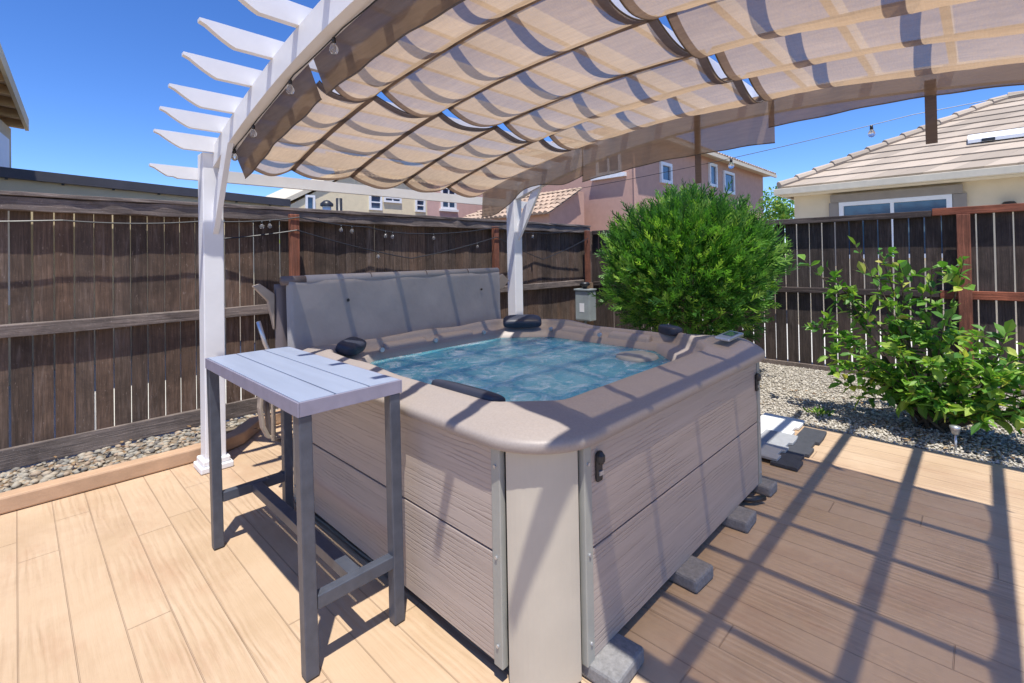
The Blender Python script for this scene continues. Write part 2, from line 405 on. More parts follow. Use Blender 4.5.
# ------------------------------------------------------------------ shade canopies
BX = [1.14, 1.47, 1.95, 2.46, 2.96, 3.47]
def canopy(y0, y1, label, val_drop, sag, strap=False):
    root = thing('shade_canopy', label, 'canopy', group='tan shade cloths slung under the pergola')
    ny = 22; nb = 16; V = []; F = []
    xs = []
    for a, b in zip(BX, BX[1:]):
        for k in range(nb): xs.append((a+(b-a)*k/nb, k/nb, BX.index(a)))
    xs.append((BX[-1], 0, 5))
    rs = [random.uniform(.8, 1.15) for _ in BX]
    for j in range(ny+1):
        y = y0+(y1-y0)*j/ny
        for x, t, bi in xs:
            s = sag*rs[bi]*4*t*(1-t)*(1+.07*math.sin(3.1*y+bi))
            w = (.007*math.sin(7*y+3*bi+5*t)+.003*math.sin(31*y+9*t+bi)*math.sin(3*y+2*bi))*math.sin(math.pi*t)
            V.append((x, y, zc(y)-.004-s+w))
    n = len(xs)
    for j in range(ny):
        for i in range(n-1): F.append((j*n+i, j*n+i+1, (j+1)*n+i+1, (j+1)*n+i))
    cl = pyobj('cloth', V, F, M['cloth'], root, True)
    for j in (0, ny):
        bm = bmesh.new(); tube(bm, V[j*n:(j+1)*n], .0045, 5); obj('hem', bm, M['hem'], cl)
        # double-stitched border band, a centimetre-thin strip under the cloth
        s = 1 if j == 0 else -1; VV = []; FF = []
        for q in V[j*n:(j+1)*n]: VV += [(q[0], q[1]+s*.004, q[2]-.004), (q[0], q[1]+s*.045, q[2]-.004+zc(q[1]+s*.045)-zc(q[1]))]
        for i in range(n-1): FF.append((2*i, 2*i+1, 2*i+3, 2*i+2))
        pyobj('border_band', VV, FF, M['pocket'], cl, True)
    for x in BX[1:-1]:
        bm = bmesh.new(); yy = [y0+.005+(y1-y0-.01)*k/14 for k in range(15)]
        o = [(y, zc(y)-.013) for y in yy]+[(y, zc(y)-.0075) for y in yy[::-1]]
        prism(bm, o, 'YZ', x-.021, x+.021); obj('batten_pocket', bm, M['pocket'], root)
    # valances
    def val(x, top, drop, wav, slant=0, e0=0, e1=0):
        V = []; F = []; K = 30
        for k in range(K+1):
            y = y0+.01-e0+(y1-y0-.02+e0+e1)*k/K
            for r in range(5):
                t = r/4; d = drop(y) if callable(drop) else drop
                V.append((x+slant*t+wav*t*(math.sin(9*y+1.3)+.6*math.sin(21*y)), y, zc(y)+top-d*t))
        for k in range(K):
            for r in range(4): F.append((k*5+r, k*5+r+1, k*5+r+6, k*5+r+5))
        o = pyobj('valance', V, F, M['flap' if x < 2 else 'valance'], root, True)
        bm = bmesh.new(); tube(bm, V[4::5], .004, 5); obj('hem', bm, M['hem'], o)
        return o
    val(1.086, .085, .18, .006, .075, 0, .03)
    val(3.475, .0, val_drop, .014, 0, .05, .05)
    if strap:
        bm = bmesh.new(); y = 1.48
        box(bm, 3.49, 3.496, y-.022, y+.022, zc(y)-.535, zc(y)-.01); obj('strap', bm, M['pocket'], root)
    return root
canopy(2.53, 3.76, 'rear tan shade cloth, above the upright grey spa cover and fence', lambda y: .24+.05*math.sin((y-2.4)*6.5), .068)
canopy(1.00, 2.46, 'middle tan shade cloth, above the hot tub water, purple flap at its far end', .325, .090, True)
canopy(-.635, .955, 'tan shade cloth nearest the roof of the right-hand house, with gathered pleats', lambda y: .135+.085*max(0, y), .105)
bm = None
# loose strap by the right house
t = obj('canopy_strap', bx(3.50, 3.506, .162, .212, 2.08, 2.43), M['pocket']); tag(t, 'brown fabric strap hanging from the canopy edge in front of the tiled roof', 'strap')

# ------------------------------------------------------------------ fences
lf = thing('wooden_fence', 'weathered grey-brown board fence on the left with gaps, running behind the hot tub', 'fence')
bm = bmesh.new(); x = -3.0
while x < 7.2:
    w = random.uniform(.104, .116); g = random.choice([.005, .007, .009, .011]); a = random.uniform(-.003, .003)
    hexa(bm, [(x+a, 5.05, .06), (x+w+a, 5.05, .06), (x+w+a, 5.068, .06), (x+a, 5.068, .06), (x-a, 5.05+random.uniform(-.004, .004), 1.93), (x+w-a, 5.05, 1.93), (x+w-a, 5.068, 1.93), (x-a, 5.068, 1.93)])
    x += w+g
obj('boards', bm, M['fence'], lf)
def rough_beam(x0, x1, y0, y1, z0, z1, n, j=.006):
    bm = bmesh.new(); rings = []
    for i in range(n+1):
        x = x0+(x1-x0)*i/n; r = lambda: random.uniform(-j, j)
        rings.append([bm.verts.new(p) for p in ((x, y0+r(), z0+r()), (x, y1, z0+r()), (x, y1, z1+r()), (x, y0+r()*1.5, z1+r()))])
    for a, b in zip(rings, rings[1:]):
        for k in range(4): bm.faces.new((a[k], a[(k+1) % 4], b[(k+1) % 4], b[k]))
    bm.faces.new(rings[0]); bm.faces.new(rings[-1][::-1]); return bm
obj('cap_rail', rough_beam(-3, 7.1, 4.965, 5.047, 1.895, 1.995, 60), M['fence_h'], lf, .006)
obj('cap_board', rough_beam(-3, 7.1, 4.95, 5.10, 1.998, 2.03, 60, .004), M['fence_h'], lf, .004)
obj('mid_rail', rough_beam(-3, 7.1, 4.985, 5.047, .985, 1.075, 40, .004), M['fence_h'], lf, .005)
obj('kick_board', rough_beam(-3, 7.1, 5.012, 5.047, .04, .19, 30, .004), M['fence_h'], lf, .005)
for px in (1.94, 4.72, 6.93): obj('post', bx(px-.045, px+.045, 4.885, 4.945, .03, 1.96 if px < 3 else 1.93), M['red_v'], lf, .006)
for px in (-.75,): obj('post', bx(px-.045, px+.045, 4.885, 4.945, .03, 1.96), M['fence'], lf, .006)

rf = thing('wooden_fence', 'dark stained board fence on the right with bright gaps and new reddish rails', 'fence')
bm = bmesh.new(); y = 5.0
while y > -4:
    w = random.uniform(.122, .134); g = random.uniform(.009, .015); a = random.uniform(-.003, .003)
    hexa(bm, [(7.2, y+a, .03), (7.2, y-w+a, .03), (7.218, y-w+a, .03), (7.218, y+a, .03), (7.2, y-a, 1.9), (7.2, y-w-a, 1.9), (7.218, y-w-a, 1.9), (7.218, y-a, 1.9)])
    y -= w+g
obj('boards', bm, M['fence_dark'], rf)
obj('cap_rail', bx(7.13, 7.197, .40, 4.96, 1.865, 1.935), M['fence_hy'], rf, .006)
obj('cap_rail', bx(7.125, 7.197, -4, .395, 1.875, 1.955), M['red_h'], rf, .006)
obj('mid_rail', bx(7.15, 7.197, .35, 4.96, .965, 1.035), M['fence_hy'], rf, .006)
obj('mid_rail', bx(7.145, 7.197, -4, .345, .955, 1.045), M['red_h'], rf, .006)
obj('kick_board', bx(7.16, 7.197, -4, 4.96, -.02, .04), M['fence_h'], rf, .005)
for py in (.14, -2.3, 2.7): obj('post', bx(7.05, 7.123, py-.055, py+.055, -.02, 1.872), M['red_v'] if py < 2 else M['fence_dark'], rf, .006)

# ------------------------------------------------------------------ hot tub
X0, X1, Y0, Y1 = 1.185, 3.46, 1.022, 3.25
CX, CY = (X0+X1)/2, (Y0+Y1)/2
tub = thing('hot_tub', 'square hot tub with grey-brown woodgrain panels, cream corners and wide taupe rim', 'hot tub')
NS = 240
def ray_round(a, off, r):
    hx, hy = (X1-X0)/2+off, (Y1-Y0)/2+off; r = r+off
    c, s = math.cos(a), math.sin(a); lo, hi = 0, 4
    for _ in range(40):
        m = (lo+hi)/2; x, y = abs(c*m), abs(s*m)
        dx, dy = x-(hx-r), y-(hy-r)
        ins = (x < hx and y < hy) if (dx < 0 or dy < 0) else dx*dx+dy*dy < r*r
        if ins: lo = m
        else: hi = m
    return lo
def inner_poly(off):
    a, b, c, d = 1.315-CX-off, 3.26-CX+off, 1.205-CY-off, 3.05-CY+off
    k = .20; k2 = .36; k3 = .30; k4 = .24
    return [(a+k, c), (b-k2, c), (b, c+k2), (b, d-k3), (b-k3, d), (a+k4, d), (a, d-k4), (a, c+k)]
def ray_poly(a, P):
    c, s = math.cos(a), math.sin(a); best = 9
    for (x1, y1), (x2, y2) in zip(P, P[1:]+P[:1]):
        dx, dy = x2-x1, y2-y1; det = -c*dy+s*dx
        if abs(det) < 1e-9: continue
        t = (-x1*dy+y1*dx)/det; u = (c*y1-s*x1)/det
        if t > 0 and -.001 <= u <= 1.001: best = min(best, t)
    return best
A = [2*math.pi*i/NS for i in range(NS)]
def smooth_r(r, n=5):
    for _ in range(n): r = [(r[i-1]+2*r[i]+r[(i+1) % NS])/4 for i in range(NS)]
    return r
outer = lambda o: [ray_round(a, o, .245) for a in A]
inner = lambda o: smooth_r([ray_poly(a, inner_poly(o)) for a in A], 1)
def sst(x, a, b):
    t = max(0, min(1, (x-a)/(b-a))); return t*t*(3-2*t)
def hump(i):                       # raised rear rim and control corner
    c, s = math.cos(A[i]), math.sin(A[i]); d = math.degrees(A[i]) % 360
    h = .028*sst(d, 8, 24)*(1-sst(d, 160, 185))
    h += .035*max(0, 1-abs(((d-316+180) % 360)-180)/17)**.6 if abs(((d-316+180) % 360)-180) < 17 else 0
    # moulded dips along the two far sides
    h -= .014*(.5+.5*math.cos(R(d*9)))*sst(d, 10, 25)*(1-sst(d, 155, 175))
    return h
prof = [(outer(.012), .832, 0), (outer(.034), .8335, 0), (outer(.0395), .838, 0), (outer(.040), .858, 0), (outer(.0385), .866, .05), (outer(.034), .873, .12), (outer(.024), .879, .25), (outer(.004), .886, .45), (outer(-.035), .8975, .75), (outer(-.06), .9045, .9)]
i0 = inner(.055); i1 = inner(.012); i2 = inner(.0); i3 = inner(-.010); i4 = inner(-.028); i5 = inner(-.10); i6 = inner(-.115); i7 = inner(-.2)
prof += [(i0, .915, 1), (i1, .9295, 1), (i2, .926, 1), (i3, .905, .8), (i4, .870, .5), (i5, .862, .3), (i6, .80, .1), (i7, .55, 0)]
V = []; F = []
for r, z, k in prof:
    for i in range(NS): V.append((CX+r[i]*math.cos(A[i]), CY+r[i]*math.sin(A[i]), z+k*hump(i)))
for p in range(len(prof)-1):
    for i in range(NS):
        j = (i+1) % NS; F.append((p*NS+i, p*NS+j, (p+1)*NS+j, (p+1)*NS+i))
F.append(tuple((len(prof)-1)*NS+i for i in range(NS)))
shell = pyobj('shell', V, F, M['rim'], tub, True)
# cabinet core
bm = bmesh.new(); RC = .245
def rr(off, r, n=10):
    P = []
    for cx, cy, a0 in ((X1-RC, Y1-RC, 0), (X0+RC, Y1-RC, 90), (X0+RC, Y0+RC, 180), (X1-RC, Y0+RC, 270)):
        for k in range(n+1):
            a = R(a0+90*k/n); P.append((cx+(r+off)*math.cos(a), cy+(r+off)*math.sin(a)))
    return P
prism(bm, rr(-.028, RC), 'XY', .05, .8), obj('cabinet_base', bm, M['black'], tub)
def slab(side, lo, hi, z0, z1, mat, name='side_panel', th=.022, proud=0.0, par=None):
    par = par or tub
    if side == 'near_y': bm = bx(lo, hi, Y0-proud, Y0+th, z0, z1)
    elif side == 'far_y': bm = bx(lo, hi, Y1-th, Y1+proud, z0, z1)
    elif side == 'near_x': bm = bx(X0-proud, X0+th, lo, hi, z0, z1)
    else: bm = bx(X1-th, X1+proud, lo, hi, z0, z1)
    return obj(name, bm, M[mat], par, .003)
for s in ('near_y', 'far_y', 'near_x', 'far_x'):
    a, b = (X0+RC, X1-RC) if s.endswith('_y') else (Y0+RC, Y1-RC)
    mt = 'panel_x' if s.endswith('_y') else 'panel_y'
    slab(s, a+.006, b-.006, .062, .4445, mt); slab(s, a+.006, b-.006, .4525, .831, mt)
    for (p, q) in ((a-.040, a+.004), (b-.004, b+.040)):
        tr = slab(s, p, q, .055, .8315, 'trim', 'corner_trim', .022, .006)
        for z in (.13, .44, .76):
            c = (p+q)/2
            bm = bmesh.new()
            if s == 'near_y': tube(bm, [(c, Y0-.005, z), (c, Y0-.011, z)], .006, 8)
            elif s == 'near_x': tube(bm, [(X0-.005, c, z), (X0-.011, c, z)], .006, 8)
            else: bm.free(); continue
            obj('screw', bm, M['alu'], tr)
for cx, cy, a0 in ((X1-RC, Y1-RC, 0), (X0+RC, Y1-RC, 90), (X0+RC, Y0+RC, 180), (X1-RC, Y0+RC, 270)):
    bm = bmesh.new(); O = []; I = []
    for k in range(15):
        a = R(a0+13+64*k/14); O.append((cx+(RC-.004)*math.cos(a), cy+(RC-.004)*math.sin(a))); I.append((cx+(RC-.026)*math.cos(a), cy+(RC-.026)*math.sin(a)))
    prism(bm, O+I[::-1], 'XY', .012, .8318); obj('corner_panel', bm, M['corner'], tub, .003)
# water
V = []; F = []; wr = inner(-.104); NR = 40
V.append((CX, CY, .818))
for k in range(1, NR+1):
    for i in range(NS):
        q = k/NR; x = CX+wr[i]*q*math.cos(A[i]); y = CY+wr[i]*q*math.sin(A[i])
        V.append((x, y, .818+.006*math.sin(7*x+2*math.sin(5*y))*math.sin(8*y+1.5*math.sin(6*x))*(1-q**6)))
for i in range(NS): F.append((0, 1+i, 1+(i+1) % NS))
for k in range(NR-1):
    for i in range(NS):
        j = (i+1) % NS; F.append((1+k*NS+i, 1+(k+1)*NS+i, 1+(k+1)*NS+j, 1+k*NS+j))
struct(pyobj('water', V, F, M['water'], None, True))
# headrest pillows on the lip
def pillow(cx, cy, ang, L=.30, W=.10, H=.055, z=.925, tilt=.5):
    bm = bmesh.new(); bmesh.ops.create_uvsphere(bm, u_segments=28, v_segments=16, radius=1)
    for v in bm.verts:
        x, y, zz = v.co; sg = lambda t, p: math.copysign(abs(t)**p, t)
        v.co = (sg(x, .45)*L/2, sg(y, .55)*W/2-.012*(abs(x)**2), sg(zz, .6)*H/2)
    bm.transform(Matrix.Translation((cx, cy, z)) @ Matrix.Rotation(ang, 4, 'Z') @ Matrix.Rotation(tilt, 4, 'X'))
    return obj('pillow', bm, M['pillow'], tub, 0, True)
pillow(1.375, 1.62, R(-90), .42, .13, .055, .912, -.35)
pillow(1.50, 2.90, R(-138), .28, .13, .08, .945, -.35)
pillow(3.03, 2.84, R(-45), .33, .14, .085, .945, .35)
pillow(3.27, 1.62, R(60), .2, .1, .07, .955, .0)
# control panel and filter lid
bm = bx(-.15, .15, -.045, .045, -.006, .012)
bm.transform(Matrix.Translation((3.17, 1.165, .969)) @ Matrix.Rotation(R(3), 4, 'Z') @ Matrix.Rotation(R(7), 4, 'X'))
cp = obj('control_panel', bm, M['alu'], tub, .006)
bm = bx(-.075, .075, -.028, .028, .013, .016)
bm.transform(Matrix.Translation((3.19, 1.165, .969)) @ Matrix.Rotation(R(3), 4, 'Z') @ Matrix.Rotation(R(7), 4, 'X'))
obj('display', bm, M['pane'], cp)
bm = bmesh.new(); lathe(bm, [(.0, .030), (.07, .030), (.085, .026), (.09, .018), (.12, .018), (.135, .010), (.14, -.01), (.14, -.05)], (2.88, 1.66, .818), 40); obj('filter_lid', bm, M['trim'], tub, 0, True)
for cx, cy in ((2.19, 2.955), (2.68, 2.955), (3.155, 2.13), (3.155, 2.62), (1.73, 2.94)):
    bm = bmesh.new(); tube(bm, [(cx, cy, .885), (cx-.02*(cx > 3), cy-.02*(cx < 3), .885)], .016, 12); obj('jet', bm, M['alu'], tub)
for lo, hi in ((1.78, 2.16), (2.22, 2.62)):
    bm = bmesh.new(); hexa(bm, [(lo, 2.945, .80), (hi, 2.945, .80), (hi, 3.05, .80), (lo, 3.05, .80), (lo+.02, 2.99, .902), (hi-.02, 2.99, .902), (hi-.02, 3.05, .914), (lo+.02, 3.05, .914)])
    obj('seat_back', bm, M['rim'], tub, .018)
for lo, hi in ((1.72, 2.10), (2.16, 2.56)):
    bm = bmesh.new(); hexa(bm, [(3.145, lo, .80), (3.25, lo, .80), (3.25, hi, .80), (3.145, hi, .80), (3.19, lo+.02, .902), (3.25, lo+.02, .914), (3.25, hi-.02, .914), (3.19, hi-.02, .902)])
    obj('seat_back', bm, M['rim'], tub, .018)
# latches
for lx, lz in ((1.475, .735), (3.19, .70)):
    bm = bmesh.new(); box(bm, lx-.017, lx+.017, Y0-.016, Y0-.002, lz-.055, lz+.035); l = obj('latch', bm, M['black'], tub, .006)
    bm = bmesh.new(); lathe(bm, [(.012, 0), (.018, .01), (.018, .03), (.008, .045), (0, .046)], (lx, Y0-.015, lz+.01), 12); obj('buckle', bm, M['black'], l)
    bm = bx(lx-.011, lx+.011, Y0-.022, Y0-.0165, lz-.030, lz-.015); obj('pin_slot', bm, M['alu'], l)
# drain hose
bm = bmesh.new(); tube(bm, [(2.98, 1.10, .035), (3.05, 1.0, .035), (3.12, .965, .032)], .018, 10)
tag(obj('drain_hose', bm, M['black'], None, 0, True), 'short black drain hose lying at the foot of the tub by the pavers', 'hose')

# ------------------------------------------------------------------ pavers
def paver(x, y, rz, label, sx=.2, sy=.2):
    bm = bx(-sx/2, sx/2, -sy/2, sy/2, 0, .06); o = obj('paver_block', bm, M['paver'], None, .012)
    o.location = (x, y, .002); o.rotation_euler.z = rz; tag(o, label, 'paver', 'concrete pavers wedged under the tub'); return o
paver(1.50, 1.01, .05, 'grey concrete paver under the tub beside the cream front corner')
paver(2.165, 1.005, -.06, 'grey concrete paver under the middle of the tub side, second from the front corner', .17, .17)
paver(2.79, 1.01, .04, 'grey concrete paver under the tub just in front of the black drain hose', .17, .17)
paver(3.27, 1.02, -.03, 'grey concrete paver at the far tub corner beside the floor tiles', .13, .14)

# ------------------------------------------------------------------ cover
cov = thing('hot_tub_cover', 'folded grey vinyl spa cover standing upright on its lifter behind the tub', 'spa cover')
def sheet(name, x0, x1, yf, z0, z1, th, mat, par, wr=.006, lean=.03):
    V = []; F = []; nx, nz = 60, 24
    for b in (0, 1):
        for j in range(nz+1):
            for i in range(nx+1):
                u, w = i/nx, j/nz; x = x0+(x1-x0)*u; z = z0+(z1-z0)*w
                d = wr*(math.sin(9*u+4*w)*math.sin(5*w+2)+.6*math.sin(23*u-6*w)*w+.8*math.exp(-((u-.08)/.06)**2)*math.sin(14*w+9*u))
                V.append((x, yf+lean*w+(d if not b else th), z))
    n = (nx+1)*(nz+1)
    for b in (0, 1):
        for j in range(nz):
            for i in range(nx): F.append(tuple(b*n+k for k in (j*(nx+1)+i, j*(nx+1)+i+1, (j+1)*(nx+1)+i+1, (j+1)*(nx+1)+i)))
    ed = [j*(nx+1) for j in range(nz+1)]
    for e in (0, nx):
        for j in range(nz): F.append((e+j*(nx+1), e+(j+1)*(nx+1), n+e+(j+1)*(nx+1), n+e+j*(nx+1)))
    for e in (0, nz):
        for i in range(nx): F.append((e*(nx+1)+i, e*(nx+1)+i+1, n+e*(nx+1)+i+1, n+e*(nx+1)+i))
    o = pyobj(name, V, F, M[mat], par, True)
    return o
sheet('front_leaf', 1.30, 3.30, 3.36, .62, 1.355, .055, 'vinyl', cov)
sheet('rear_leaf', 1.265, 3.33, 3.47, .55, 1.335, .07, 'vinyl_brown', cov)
bm = bmesh.new(); tube(bm, [(1.42, 3.42, 1.362), (3.30, 3.42, 1.362)], .034, 14); obj('folded_edge', bm, M['vinyl'], cov, 0, True)
bm = bmesh.new(); tube(bm, [(1.26, 3.42, 1.362), (1.42, 3.42, 1.362)], .032, 14); obj('end_cap', bm, M['vinyl_brown'], cov, 0, True)
for x in (1.92, 2.44, 2.90):
    bm = bmesh.new(); tube(bm, [(x, 3.42+.036*math.cos(a), 1.362+.036*math.sin(a)) for a in [R(180-20*k) for k in range(10)]], .004, 5); obj('seam', bm, M['vinyl_brown'], cov)
for x in (1.72, 3.05):
    bm = bmesh.new(); lathe(bm, [(.012, 0), (.008, .006), (0, .007)], (0, 0, 0), 10)
    bm.transform(Matrix.Translation((x, 3.375, 1.2)) @ Matrix.Rotation(R(90), 4, 'X')); obj('eyelet', bm, M['black'], cov)
bm = bmesh.new(); prism(bm, [(1.115, 1.33), (1.16, 1.345), (1.255, 1.27), (1.25, 1.02), (1.21, 1.22)], 'XZ', 3.52, 3.56); obj('skirt_flap', bm, M['vinyl_tan'], cov, .006)
bm = bmesh.new(); prism(bm, [(3.36, 1.30), (3.42, 1.33), (3.51, 1.26), (3.42, 1.18), (3.36, 1.18)], 'XZ', 3.46, 3.50); obj('skirt_flap', bm, M['vinyl_tan'], cov, .006)
bm = bmesh.new(); tube(bm, [(1.06, 3.26, 1.12), (1.10, 3.27, .98), (1.15, 3.28, .86), (1.15, 3.28, .35)], .014, 8)
obj('lifter_arm', bm, M['alu'], cov, 0, True)
for k, (dx, zb) in enumerate(((0, .32), (.05, .28))):
    bm = bmesh.new(); xx = 1.06+dx
    P = [(xx+.05, .80), (xx+.03, .55), (xx+.045, zb+.10), (xx+.075, zb+.03), (xx+.13, zb)]
    Q = [(x+.018, z+.012) for x, z in P]
    prism(bm, P+Q[::-1], 'XZ', 3.34+.03*k, 3.40+.03*k); obj('hanging_strap', bm, M['vinyl_tan'] if k == 0 else M['vinyl_brown'], cov, .004)

# ------------------------------------------------------------------ bar table
tb = thing('bar_table', 'tall narrow bar table with pale plank top and dark grey steel legs', 'table')
TX0, TX1, TY0, TY1 = .695, 1.11, 1.74, 2.915
bm = bmesh.new(); w = (TX1-TX0-.020)/3
for k in range(3):
    a = TX0+.003+k*(w+.007); box(bm, a, a+w, TY0+.004, TY1-.004, .972, 1.0)
top = obj('tabletop', bm, M['tabletop'], tb, .002)
bm = bmesh.new()
box(bm, TX0-.006, TX0+.0015, TY0-.006, TY1+.006, .945, .998); box(bm, TX1-.0015, TX1+.006, TY0-.006, TY1+.006, .945, .998)
box(bm, TX0+.0017, TX1-.0017, TY0-.006, TY0+.002, .945, .998); box(bm, TX0+.0017, TX1-.0017, TY1-.002, TY1+.006, .945, .998)
obj('apron', bm, M['tabletrim'], top, .002)
LG = []
for x, xt in ((.735, TX0+.024), (1.095, TX1-.024)):
    for y in (1.765, 2.905):
        s = .024; y2 = y
        bm = bmesh.new(); hexa(bm, [(x-s, y-s, .006), (x+s, y-s, .006), (x+s, y+s, .006), (x-s, y+s, .006), (xt-s, y2-s, .944), (xt+s, y2-s, .944), (xt+s, y2+s, .944), (xt-s, y2+s, .944)])
        lg = obj('leg', bm, M['steel'], tb, .004)
        bm = bx(x-.021, x+.021, y-.021, y+.021, 0.001, .0055); obj('foot_pad', bm, M['black'], lg)
for y in (1.765, 2.905): obj('cross_bar', bx(.757, 1.073, y-.02, y+.02, .235, .285), M['steel'], tb, .003)
obj('stretcher', bx(.895, .945, 1.787, 2.883, .238, .283), M['steel'], tb, .003)

# ------------------------------------------------------------------ small yard things
def floor_tile(x0, x1, y0, y1, z, mat, label, tz):
    bm = bmesh.new(); n = 3; P = [(x0, y1), (x0, y0)]
    for k in range(n):
        a = x0+(x1-x0)*k/n; b = x0+(x1-x0)*(k+.5)/n; c = x0+(x1-x0)*(k+1)/n
        P += [(a+.002, y0), (b, y0), (b, y0+.025), (c-.002, y0+.025)] if k < n-1 else [(a+.002, y0), (b, y0), (x1, y0+.01)]
    P += [(x1, y1)]
    Q = []
    for p in P:
        if not Q or (abs(p[0]-Q[-1][0])+abs(p[1]-Q[-1][1])) > 1e-4: Q.append(p)
    prism(bm, Q, 'XY', z, z+tz); o = obj('floor_tile', bm, M[mat], None, .003)
    return tag(o, label, 'floor tile', 'interlocking floor tiles stacked by the gravel')
floor_tile(4.10, 4.80, 1.13, 1.46, .006, 'mat_white', 'white interlocking floor tile lying behind the grey ones by the gravel', .022)
floor_tile(3.72, 4.30, 1.06, 1.30, .030, 'mat_grey', 'light grey floor tile lapping over the white one', .018)
floor_tile(3.70, 4.62, .93, 1.10, .006, 'mat_dark', 'charcoal floor tile with notched edge, nearest the patio', .022)

pl = thing('path_light', 'small grey solar path light on a stake in the gravel', 'garden light')
bm = bmesh.new(); tube(bm, [(4.86, .17, -.03), (4.86, .17, .13)], .008, 10); obj('stake', bm, M['alu'], pl, 0, True)
bm = bmesh.new(); lathe(bm, [(0, .128), (.022, .128), (.030, .165), (.032, .17), (.034, .185), (0, .19)], (4.86, .17, 0), 18); obj('lamp_head', bm, M['alu'], pl, 0, True)

eb = thing('electrical_box', 'grey spa disconnect box with white label mounted by the rear fence post', 'electrical box')
EX, EY = 6.3, 4.72
obj('enclosure', bx(EX, EX+.17, EY-.28, EY+.0, .46, .94), M['boxgrey'], eb, .008)
obj('door', bx(EX-.014, EX-.002, EY-.27, EY-.01, .48, .92), M['boxgrey'], eb, .004)
obj('rain_lip', bx(EX-.03, EX+.18, EY-.29, EY+.01, .942, .965), M['boxgrey'], eb, .004)
obj('notice_label', bx(EX-.0165, EX-.0145, EY-.18, EY-.09, .60, .74), M['winframe'], eb)
bm = bmesh.new(); tube(bm, [(EX+.08, EY-.14, .0), (EX+.08, EY-.14, .459)], .02, 10); obj('conduit', bm, M['boxgrey'], eb, 0, True)
bm = bx(EX+.171, EX+.21, EY-.20, EY-.10, -.02, 1.06); obj('backing_post', bm, M['plank_tan'], eb)
bm = bmesh.new(); lathe(bm, [(.0, 1.075), (.07, 1.07), (.085, 1.03), (.04, 1.0), (.03, .967)], (EX+.07, EY-.14, 0), 16); obj('conduit_head', bm, M['black'], eb, 0, True)

# ------------------------------------------------------------------ string lights
def bulb_at(p, par, s=1.0):
    bm = bmesh.new(); lathe(bm, [(.010, -.035), (.020, -.048), (.027, -.066), (.024, -.086), (.012, -.098), (0, -.101)], (0, 0, 0), 14)
    b = obj('bulb', bm, M['bulb'], par, 0, True); b.location = p; b.scale = (s, s, s)
    bm = bmesh.new(); lathe(bm, [(.0, .004), (.011, .0), (.013, -.034), (0, -.036)], (0, 0, 0), 10); obj('socket', bm, M['black'], b, 0, True)
def string(label, pts, bulbs, sagf=.06, r=.0035, s=1.0):
    root = thing('string_light', label, 'string light', group='bulb strings around the patio')
    P = []
    for a, b in zip(pts, pts[1:]):
        a, b = Vector(a), Vector(b)
        for k in range(12):
            t = k/12; q = a.lerp(b, t); q.z -= sagf*(b-a).length*4*t*(1-t)*.5; P.append(q)
    P.append(Vector(pts[-1]))
    bm = bmesh.new(); tube(bm, P, r, 5); obj('wire', bm, M['black'], root)
    tot = len(P)-1
    for f in bulbs:
        q = P[min(tot, int(f*tot))]; bulb_at((q.x, q.y, q.z-.003), root, s)
    return root
yb = [3.95, 3.62, 3.25, 2.65, 2.1, 1.5, .9]
string('string of clear bulbs on black wire under the left pergola beam', [(.985, 4.02, 2.26)]+[(1.055+(.0 if i % 2 else .008), y, zc(y)+.058) for i, y in enumerate(yb)], [.13, .27, .41, .56, .7, .85], .02, .0035, .8)
string('string of clear bulbs along the top of the weathered left and rear fence', [(-2.9, 4.93, 1.90), (.25, 4.935, 1.83), (1.15, 4.93, 1.86), (1.98, 4.87, 1.93), (2.75, 4.93, 1.86), (3.3, 4.93, 1.80), (4.7, 4.87, 1.92), (5.6, 4.93, 1.86), (6.7, 4.87, 1.95)], [.33, .335, .45, .475, .56, .575, .66, .87], .05, .0065, .75)
string('lower sagging string wire with bulbs hung across the rear fence boards', [(1.2, 4.99, 1.70), (1.95, 4.87, 1.80), (3.35, 4.97, 1.50), (4.7, 4.87, 1.78), (5.8, 4.97, 1.45), (6.9, 4.87, 1.80)], [.34, .55], .03, .0065, .7)
string('thin string of two bulbs strung against the sky towards the right house', [(4.25, 3.99, 2.20), (4.65, 1.95, 2.36), (5.2, .4, 2.62), (6.2, -2.6, 3.0)], [.40, .62], .012, .003, 1.0)

